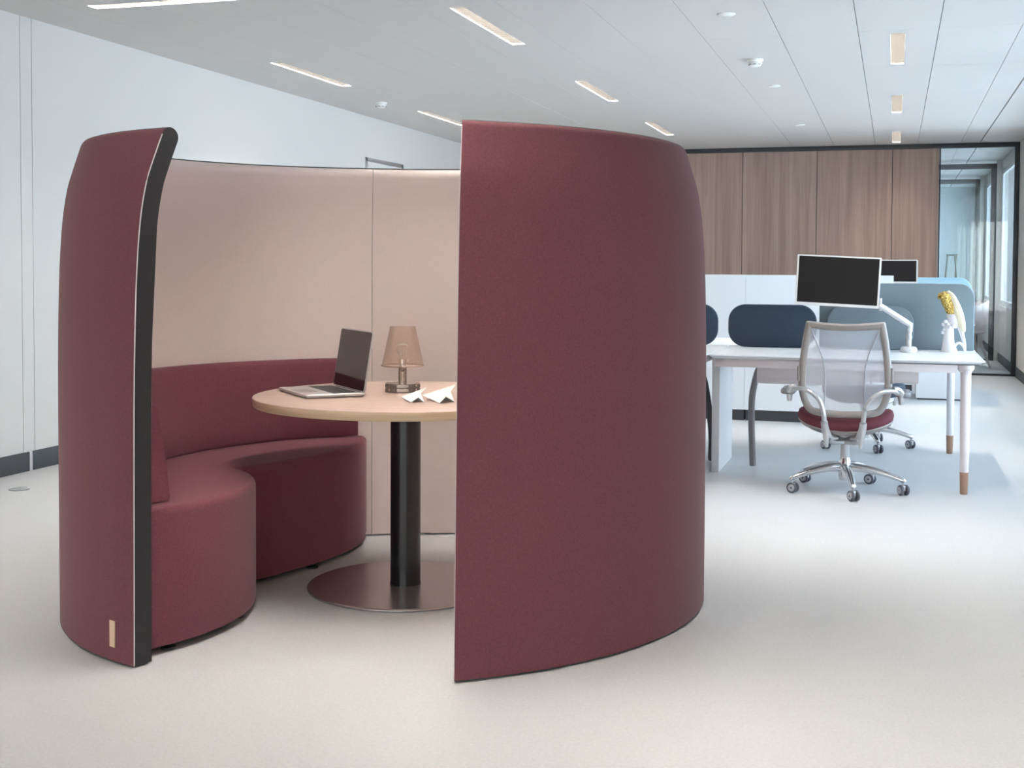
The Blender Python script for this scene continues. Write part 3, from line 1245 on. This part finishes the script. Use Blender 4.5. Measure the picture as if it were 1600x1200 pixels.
cable_spine('grey curved cable spine hanging from the right desk to the floor',
            [(-.775, 7.88, .690), (-.782, 7.88, .640), (-.806, 7.88, .575), (-.832, 7.88, .44), (-.833, 7.87, .28), (-.826, 7.865, .12), (-.820, 7.86, .012)], M_cable)
cable_spine('dark curved cable spine under the left desk beside the pod edge',
            [(-1.195, 7.95, .690), (-1.165, 7.95, .60), (-1.134, 7.95, .50), (-1.108, 7.95, .345), (-1.093, 7.97, .18), (-1.10, 8.02, .012)], M_cable2)


# ------------------------------------------------------------------ desk screens
def felt_screen(label, x0, x1, z0, z1, y, t, rad, m, group=None, square_bottom=False, clamps=()):
    w, h = x1 - x0, z1 - z0
    r = thing('desk_screen', label, 'desk screen', ((x0 + x1) / 2, y, z0), 0, group)
    if square_bottom:
        pts = [(-w / 2, 0), (w / 2, 0)]
        for k in range(9):
            a = PI / 2 * k / 8
            pts.append((w / 2 - rad + rad * math.cos(a), h - rad + rad * math.sin(a)))
        for k in range(9):
            a = PI / 2 + PI / 2 * k / 8
            pts.append((-w / 2 + rad + rad * math.cos(a), h - rad + rad * math.sin(a)))
    else:
        pts = rrect(w, h, rad, 9, 0, h / 2)
    bm = B()
    e = min(t * .35, .012)
    prism(bm, pts, [(e, -t / 2), (e * .3, -t / 2 + e * .3), (0, -t / 2 + e), (0, t / 2 - e), (e * .3, t / 2 - e * .3), (e, t / 2)], lambda x, yy, z: (x, z, yy))
    obj('felt_panel', bm, m, r, world=False)
    for cx_ in clamps:
        bm = B()
        bx(bm, cx_ - .03, cx_ + .03, -t / 2 - .004, t / 2 + .004, .0005, .05, .002)
        obj('clamp', bm, M_pad, r, world=False)
    return r


g = 'small round-cornered felt screens on the desks'
felt_screen('small navy felt screen with round corners standing left of the mesh chair', -1.000, -.457, .741, 1.008, 8.02, .045, .105, M_navy, g)
felt_screen('small navy felt screen with round corners cut off by the pod edge', -1.62, -1.066, .741, 1.006, 8.02, .045, .105, M_navy, g)
felt_screen('small slate blue felt screen with round corners behind the monitor arm', -.395, .118, .741, 1.008, 8.03, .03, .105, M_slate, g)
felt_screen('tall pale blue felt desk divider behind the bird figurine', -.445, .466, .742, 1.147, 8.10, .05, .085, M_pale, None, True, (-.3, .3))
felt_screen('light blue felt divider of the far desk, its top showing behind the nearer divider', -.55, .705, .742, 1.155, 12.71, .05, .12, M_sky, None, True, (-.3, .3))


# ------------------------------------------------------------------ monitors
def monitor(label, c, w, h, roll, yaw):
    r = thing('monitor', label, 'monitor', c, yaw)
    rot = Matrix.Rotation(roll, 3, 'Y')

    def tf(x, y, z):
        return rot @ Vector((x, z, y))
    bm = B()
    prism(bm, rrect(w, h, .005, 3), [(.006, .028), (0, .020), (0, 0), (.001, -.002)], tf)
    obj('casing', bm, M_silver, r, world=False)
    bm = B()
    prism(bm, rrect(w - .022, h - .026, .002, 2, 0, .004), [(0, -.0018), (0, -.0032)], tf)
    obj('screen', bm, M_screen, r, world=False)
    bm = B()
    prism(bm, rrect(.12, .12, .01, 3), [(0, .026), (.004, .044)], tf)
    obj('mount_plate', bm, M_silver, r, world=False)
    return r


monitor('large dark monitor held up by a white arm above the mesh chair', (-.322, 7.75, 1.160), .486, .302, R_(2.6), R_(1.0))
monitor('dark monitor of the far desk, half hidden behind the nearer monitor', (-.040, 12.2, 1.210), .488, .218, 0, 0)

arm = thing('monitor_stand', 'white jointed monitor arm clamped to the back of the desk', 'monitor arm', (.088, 7.84, .74))
bm = B()
lathe(bm, [(0, .741), (.047, .741), (.049, .748), (.049, .764), (.040, .774), (.020, .778), (0, .778)], 30, (.088, 7.84, 0))
obj('clamp_base', bm, M_porc, arm)
bm = B()
lathe(bm, [(0, .775), (.0165, .775), (.0165, .82), (.0195, .822), (.0195, .836), (.0165, .838), (.0165, .878), (0, .878)], 20, (.088, 7.84, 0))
obj('post', bm, M_silver, arm)
bm = B()
tube(bm, [(.094, 7.83, .862), (.094, 7.82, .905), (.060, 7.815, .925), (-.060, 7.81, 1.003), (-.082, 7.81, 1.018)], [.017, .022, .023, .022, .020], 12, (.8, 1.1), (0, 1, 0))
obj('spring_arm', bm, M_whitep, arm)
bm = B()
tube(bm, [(-.078, 7.81, .985), (-.078, 7.81, 1.06)], .010, 14)
tube(bm, [(-.078, 7.81, 1.045), (-.16, 7.815, 1.10), (-.25, 7.825, 1.150), (-.322, 7.830, 1.162)], [.012, .014, .014, .018], 12)
box(bm, (-.322, 7.805, 1.161), (.09, .014, .09), .003)
obj('tilt_head', bm, M_silver, arm)
fa = thing('monitor_stand', 'silver monitor stand of the far monitor behind the low cabinet', 'monitor arm', (-.04, 12.28, .74))
bm = B()
bx(bm, -.14, .06, 12.18, 12.36, .741, .752, .004)
bx(bm, -.06, -.02, 12.262, 12.282, .75, 1.22, .004)
box(bm, (-.04, 12.254, 1.21), (.1, .018, .1), .002)
obj('post', bm, M_silver, fa)

# ------------------------------------------------------------------ bird figurine
bd = thing('bird_figurine', 'white and gold porcelain parrot figurine on the right end of the desk', 'figurine', (.318, 7.935, .74))
bm = B()
tube(bm, [(0, 0, .0005), (0, 0, .012), (-.003, 0, .050), (-.003, 0, .095), (-.003, 0, .140), (.004, 0, .175)], [.050, .047, .036, .031, .029, .022], 18, smooth=4)
for x, y, z, r in ((-.036, -.008, .118, .013), (-.034, -.010, .165, .014), (-.022, -.020, .182, .015), (.022, -.026, .160, .012), (-.026, .0, .150, .013), (.002, -.030, .150, .012), (-.030, -.012, .135, .010), (-.01, -.026, .17, .012)):
    ball(bm, (x, y, z), r, (1, 1, .9), 10, 7)
obj('stump', bm, M_porc, bd, world=False)['label'] = 'white tree stump with blossoms'
bm = B()
tube(bm, [(.030, -.002, .205), (.018, -.004, .240), (.004, -.006, .272), (-.012, -.008, .300), (-.024, -.009, .325), (-.029, -.009, .345), (-.026, -.008, .362)],
     [.026, .036, .038, .036, .033, .028, .010], 18, (1, .9), (0, 1, 0), smooth=4)
body = obj('body', bm, M_gold, bd, world=False)
body['label'] = 'gold leaf head and breast'
bm = B()
tube(bm, [(-.048, -.012, .346), (-.060, -.012, .338), (-.064, -.012, .322), (-.060, -.012, .312)], [.015, .012, .006, .002], 10, smooth=3)
b2 = obj('beak', bm, M_gold, bd, world=False)
b2.parent = body
bm = B()
tube(bm, [(-.014, -.008, .364), (.006, -.014, .335), (.026, -.020, .292), (.044, -.024, .245), (.060, -.022, .195), (.074, -.016, .150), (.084, -.010, .122)],
     [.010, .022, .027, .029, .027, .019, .006], 16, (.95, .6), (0, 1, 0), smooth=4)
obj('wing', bm, mat('gilded_porcelain', (.86, .76, .56, 1), .18, .25, coat=.5), bd, world=False)['label'] = 'pale gilded wing'
bm = B()
tube(bm, [(.010, 0, .250), (.020, -.002, .215), (.026, -.003, .180), (.018, 0, .150)], [.030, .038, .036, .024], 16, (1, .9), (0, 1, 0), smooth=4)
obj('belly', bm, M_porc, bd, world=False)['label'] = 'white belly and legs'
bm = B()
tube(bm, [(.050, 0, .170), (.064, .002, .135), (.076, .003, .095), (.086, .003, .050), (.090, .003, .004)], [.016, .014, .012, .010, .007], 12, (1, .6), (0, 1, 0), smooth=4)
tube(bm, [(.030, 0, .034), (.044, 0, .052), (.060, 0, .056), (.074, 0, .046), (.084, 0, .03)], [.010, .008, .008, .008, .007], 10, smooth=4)
obj('tail', bm, M_porc, bd, world=False)


# ------------------------------------------------------------------ office chairs
def office_chair(label, loc, rotz, seat_m):
    r = thing('office_chair', label, 'office chair', loc, rotz, None)
    # local frame: sitter faces +Y, backrest at -Y
    # --- star base with castors
    bm = B()
    lathe(bm, [(0, .062), (.030, .062), (.034, .085), (.036, .150), (.029, .178), (.024, .19), (0, .19)], 24)
    hub = obj('base_hub', bm, M_chrome, r, world=False)
    for k in range(5):
        a = R_(-80 + 72 * k)
        ca, sa = math.cos(a), math.sin(a)
        bm = B()
        tube(bm, [(.018 * ca, .018 * sa, .135), (.12 * ca, .12 * sa, .130), (.22 * ca, .22 * sa, .110), (.31 * ca, .31 * sa, .082), (.320 * ca, .320 * sa, .072)],
             [.034, .029, .023, .018, .013], 12, (.85, .75), smooth=4)
        lg = obj('base_leg', bm, M_chrome, r, world=False)
        # castor: stem, fork and two wheels; swivelled
        sw = a + (.5, -.9, 1.6, .3, 2.3)[k]
        ax = Vector((-math.sin(sw), math.cos(sw), 0))
        fw = Vector((math.cos(sw), math.sin(sw), 0))
        c = Vector((.312 * ca, .312 * sa, 0))
        bm = B()
        tube(bm, [c + Vector((0, 0, .082)), c + Vector((0, 0, .052))], .0065, 10)
        box(bm, c + Vector((0, 0, .040)), (.036, .016, .030), .004, 2, Matrix.Rotation(sw, 3, 'Z'))
        cs = obj('castor_fork', bm, M_silver, r, world=False)
        wc = c + fw * .006
        for sgn in (-1, 1):
            bm = B()
            rt = Matrix.Rotation(sw, 3, 'Z') @ Matrix.Rotation(PI / 2 * sgn, 3, 'X').inverted()
            q = wc + ax * (sgn * .017) + Vector((0, 0, .029))
            lathe(bm, [(0, -.008), (.025, -.008), (.029, -.004), (.029, .004), (.025, .008), (0, .008)], 22, q, rot=rt)
            wh = obj('wheel', bm, M_wheel, r, world=False)
            bm = B()
            lathe(bm, [(.006, .0), (.020, .0), (.018, .0035), (.006, .0035)], 18, q + ax * (sgn * .0072), rot=rt, closed_ring=True)
            cp_ = obj('wheel_cap', bm, M_wheelc, r, world=False)
            cp_.parent = wh
    bm = B()
    tube(bm, [(0, 0, .17), (0, 0, .305)], .025, 24)
    tube(bm, [(0, 0, .30), (0, 0, .345)], .035, 24)
    obj('gas_column', bm, M_silver, r, world=False)
    bm = B()
    box(bm, (0, .02, .325), (.13, .22, .035), .012, 3)
    obj('mechanism', bm, M_pad, r, world=False)
    # --- seat: saddle-shaped cushion with a pale pan below
    def seat_outline(w, d, y0):
        pts = []
        for k in range(40):
            t = 2 * PI * k / 40
            cx_, sx_ = math.cos(t), math.sin(t)
            e = 2 / 2.9
            pts.append((w * math.copysign(abs(cx_) ** e, cx_), y0 + d * math.copysign(abs(sx_) ** e, sx_)))
        return pts

    def seat_z(x, y):
        return -.036 + .048 * (x / .25) ** 2 - .012 * max(0, (y - .12) / .1) ** 2

    so = seat_outline(.258, .245, .015)
    bm = B()
    prism(bm, so, [(.020, .385), (.004, .395), (0, .415), (.006, .436), (.022, .450), (.06, .456), (.12, .452)], lambda x, y, z: (x, y, z + seat_z(x, y)))
    obj('seat', bm, seat_m, r, world=False, sharp=60)
    bm = B()
    prism(bm, so, [(.06, .362), (.020, .372), (.003, .388), (.006, .396), (.03, .396)], lambda x, y, z: (x, y, z + seat_z(x, y)))
    obj('seat_pan', bm, M_greyfr, r, world=False, sharp=60)
    # --- back frame (closed loop) in a slightly raked plane
    def bk(x, z):
        t = (z - .44) / .5
        return (x, -.205 - .035 * t + .02 * (1 - (2 * x / .5) ** 2) * -1 + .035 * math.sin(t * PI) * .3, z)

    loop = [(-.210, .925), (-.224, .85), (-.238, .74), (-.245, .62), (-.232, .53), (-.195, .462), (-.13, .438), (0, .432),
            (.13, .438), (.195, .462), (.232, .53), (.245, .62), (.238, .74), (.224, .85), (.210, .925), (.206, .946), (.190, .953), (.10, .944), (0, .940), (-.10, .944), (-.190, .953), (-.206, .946)]
    lp_ = crom(loop, 5, closed=True)
    ring_in = inset_outline(lp_ if area2(lp_) > 0 else lp_[::-1], .038)
    outer = lp_ if area2(lp_) > 0 else lp_[::-1]
    bm = B()
    secs = []
    for (x0, z0), (x1, z1) in zip(outer, ring_in):
        xm, zm = (x0 + x1) / 2, (z0 + z1) / 2
        sec = []
        for u, dd in ((0, -.004), (.25, -.013), (.7, -.011), (1, -.003), (1, .005), (.5, .012), (0, .006)):
            p = Vector(bk(x0 + (x1 - x0) * u, z0 + (z1 - z0) * u))
            sec.append(bm.verts.new(p + Vector((0, dd, 0))))
        secs.append(sec)
    for i in range(len(secs)):
        a, b = secs[i], secs[(i + 1) % len(secs)]
        for k in range(7):
            bm.faces.new((a[k], a[(k + 1) % 7], b[(k + 1) % 7], b[k]))
    obj('back_frame', bm, M_greyfr, r, world=False, sharp=50)
    # --- mesh cloth: grid between the frame's inner edges
    bm = B()
    def half_w(z):
        tab = [(.43, .10), (.445, .155), (.47, .178), (.53, .203), (.62, .214), (.74, .207), (.85, .194), (.94, .180)]
        for (za, wa), (zb, wb) in zip(tab, tab[1:]):
            if z <= zb:
                return wa + (wb - wa) * max(0, (z - za)) / (zb - za)
        return tab[-1][1]
    nz, nx = 26, 14
    rows = []
    for j in range(nz + 1):
        row = []
        for i in range(nx + 1):
            u = -1 + 2 * i / nx
            zt = .905 + .010 * u * u
            zb = .452 + .020 * max(0, abs(u) - .6) / .4
            z = zb + (zt - zb) * j / nz
            row.append(bm.verts.new(Vector(bk(u * half_w(z), z)) + Vector((0, .002, 0))))
        rows.append(row)
    for a, b in zip(rows, rows[1:]):
        for i in range(nx):
            bm.faces.new((a[i], a[i + 1], b[i + 1], b[i]))
    obj('back_mesh', bm, M_meshc, r, world=False)['label'] = 'white see-through mesh'
    for s in (-1, 1):
        bm = B()
        q = [(.180, .912), (.150, .84), (.118, .76), (.106, .69), (.103, .60), (.104, .52), (.108, .458)]
        tube(bm, [Vector(bk(s * x, z)) + Vector((0, -.003, 0)) for x, z in q], .0040, 6, smooth=4)
        obj('mesh_seam', bm, M_seam, r, world=False)
        bm = B()     # recline pivot on the frame side
        box(bm, Vector(bk(s * .243, .665)) + Vector((0, -.002, 0)), (.016, .026, .085), .006)
        obj('frame_joint', bm, M_greyfr, r, world=False)
        # looped arm support
        bm = B()
        tube(bm, [(s * .050, -.165, .318), (s * .082, -.225, .330), (s * .098, -.262, .385), (s * .104, -.280, .455), (s * .122, -.282, .520), (s * .158, -.275, .560), (s * .205, -.262, .585), (s * .250, -.235, .585), (s * .272, -.205, .570)],
             [.022, .022, .018, .0155, .0145, .0145, .0145, .0140, .0135], 12, (1.15, .85), smooth=5)
        obj('arm_support', bm, M_silver, r, world=False)
        bm = B()
        tube(bm, [(s * .250, -.222, .594), (s * .276, -.205, .588), (s * .290, -.190, .560), (s * .293, -.182, .512)], [.018, .022, .023, .017], 12, (1, .8), smooth=4)
        br = obj('armrest_bracket', bm, M_silver, r, world=False)
        bm = B()
        prism(bm, rrect(.078, .245, .036, 8), round_rings(.548, .576, .010, 3), lambda x, y, z: (s * .302 + x, -.085 + y, z))
        obj('armrest_pad', bm, M_pad, r, world=False)
    # yoke joining both supports under the seat
    bm = B()
    tube(bm, [(-.085, -.232, .318), (-.06, -.18, .300), (0, -.10, .296), (.06, -.18, .300), (.085, -.232, .318)], [.020, .026, .028, .026, .020], 12, (1, .8), smooth=5)
    tube(bm, [(0, -.12, .30), (0, -.03, .325)], [.03, .04], 14)
    obj('yoke', bm, M_silver, r, world=False)
    for s in (-1, 1):
        bm = B()
        tube(bm, [(s * .098, -.268, .42), (s * .092, -.262, .33), (s * .088, -.252, .275)], [.010, .013, .008], 10, (.9, 1.2), smooth=3)
        obj('support_fin', bm, M_silver, r, world=False)
    return r


ch = office_chair('white mesh office chair with a burgundy seat pulled up to the near desk', (-.247, 7.205, 0), R_(0), M_burg3)
dup(ch, (-.185, 9.05, 0), R_(152), 'office chair on the far side of the desk, only its base and arm showing below', None, ('seat', mat('dark_blue_fabric', (.05, .07, .10, 1), .85)))

# ------------------------------------------------------------------ beyond the glass: tub chair and easel
tc = thing('tub_chair', 'pale pink tub chair behind the glass, half hidden by the blue divider', 'chair', (.90, 16.9, 0), R_(-75))
bm = B()
n = 40
rows = []
for i in range(n + 1):
    t = R_(-40) + R_(260) * i / n
    k = abs(i / n - .5) * 2
    zt = .84 - .16 * k ** 2
    row = []
    for rr, z in ((.15, .43), (.205, .47), (.235, .56), (.245, zt)):
        row.append((rr * math.cos(t), rr * math.sin(t), z))
    for rr, z in ((.225, zt + .004), (.215, .56), (.185, .485), (.14, .45)):
        row.append((rr * math.cos(t), rr * math.sin(t), z))
    rows.append([bm.verts.new(p) for p in row])
for a, b in zip(rows, rows[1:]):
    for k in range(8):
        bm.faces.new((a[k], a[(k + 1) % 8], b[(k + 1) % 8], b[k]))
bm.faces.new(rows[0][::-1])
bm.faces.new(rows[-1])
obj('shell', bm, M_tub, tc, world=False, sharp=50)
bm = B()
lathe(bm, [(0, .425), (.16, .425), (.20, .44), (.20, .465), (.17, .48), (0, .485)], 30)
obj('seat', bm, M_tub, tc, world=False)
for sx in (-1, 1):
    for sy in (-1, 1):
        bm = B()
        tube(bm, [(sx * .10, sy * .10, .44), (sx * .15, sy * .15, .22), (sx * .215, sy * .215, 0)], [.022, .018, .012], 10)
        obj('leg', bm, M_tubleg, tc, world=False)
bm = B()
tube(bm, [(.16, 16.55 - 16.9 + .2, .36), (.0, 0, .37)], .012, 8)
bm.free()

ez = thing('easel', 'thin wooden easel in the farther glass room', 'easel', (.78, 19.2, 0))
for p in (((-.05, 0, 1.44), (-.165, -.10, 0)), ((.075, 0, 1.44), (.02, .30, 0)), ((.05, 0, 1.44), (.165, -.10, 0))):
    bm = B()
    tube(bm, p, .013, 8)
    obj('leg', bm, M_easel, ez, world=False)
bm = B()
bx(bm, -.07, .09, -.012, .012, 1.425, 1.45, .003)
obj('top_bar', bm, M_easel, ez, world=False)
bm = B()
bx(bm, -.2, .2, -.09, -.04, .80, .825, .003)
obj('tray', bm, M_easel, ez, world=False)
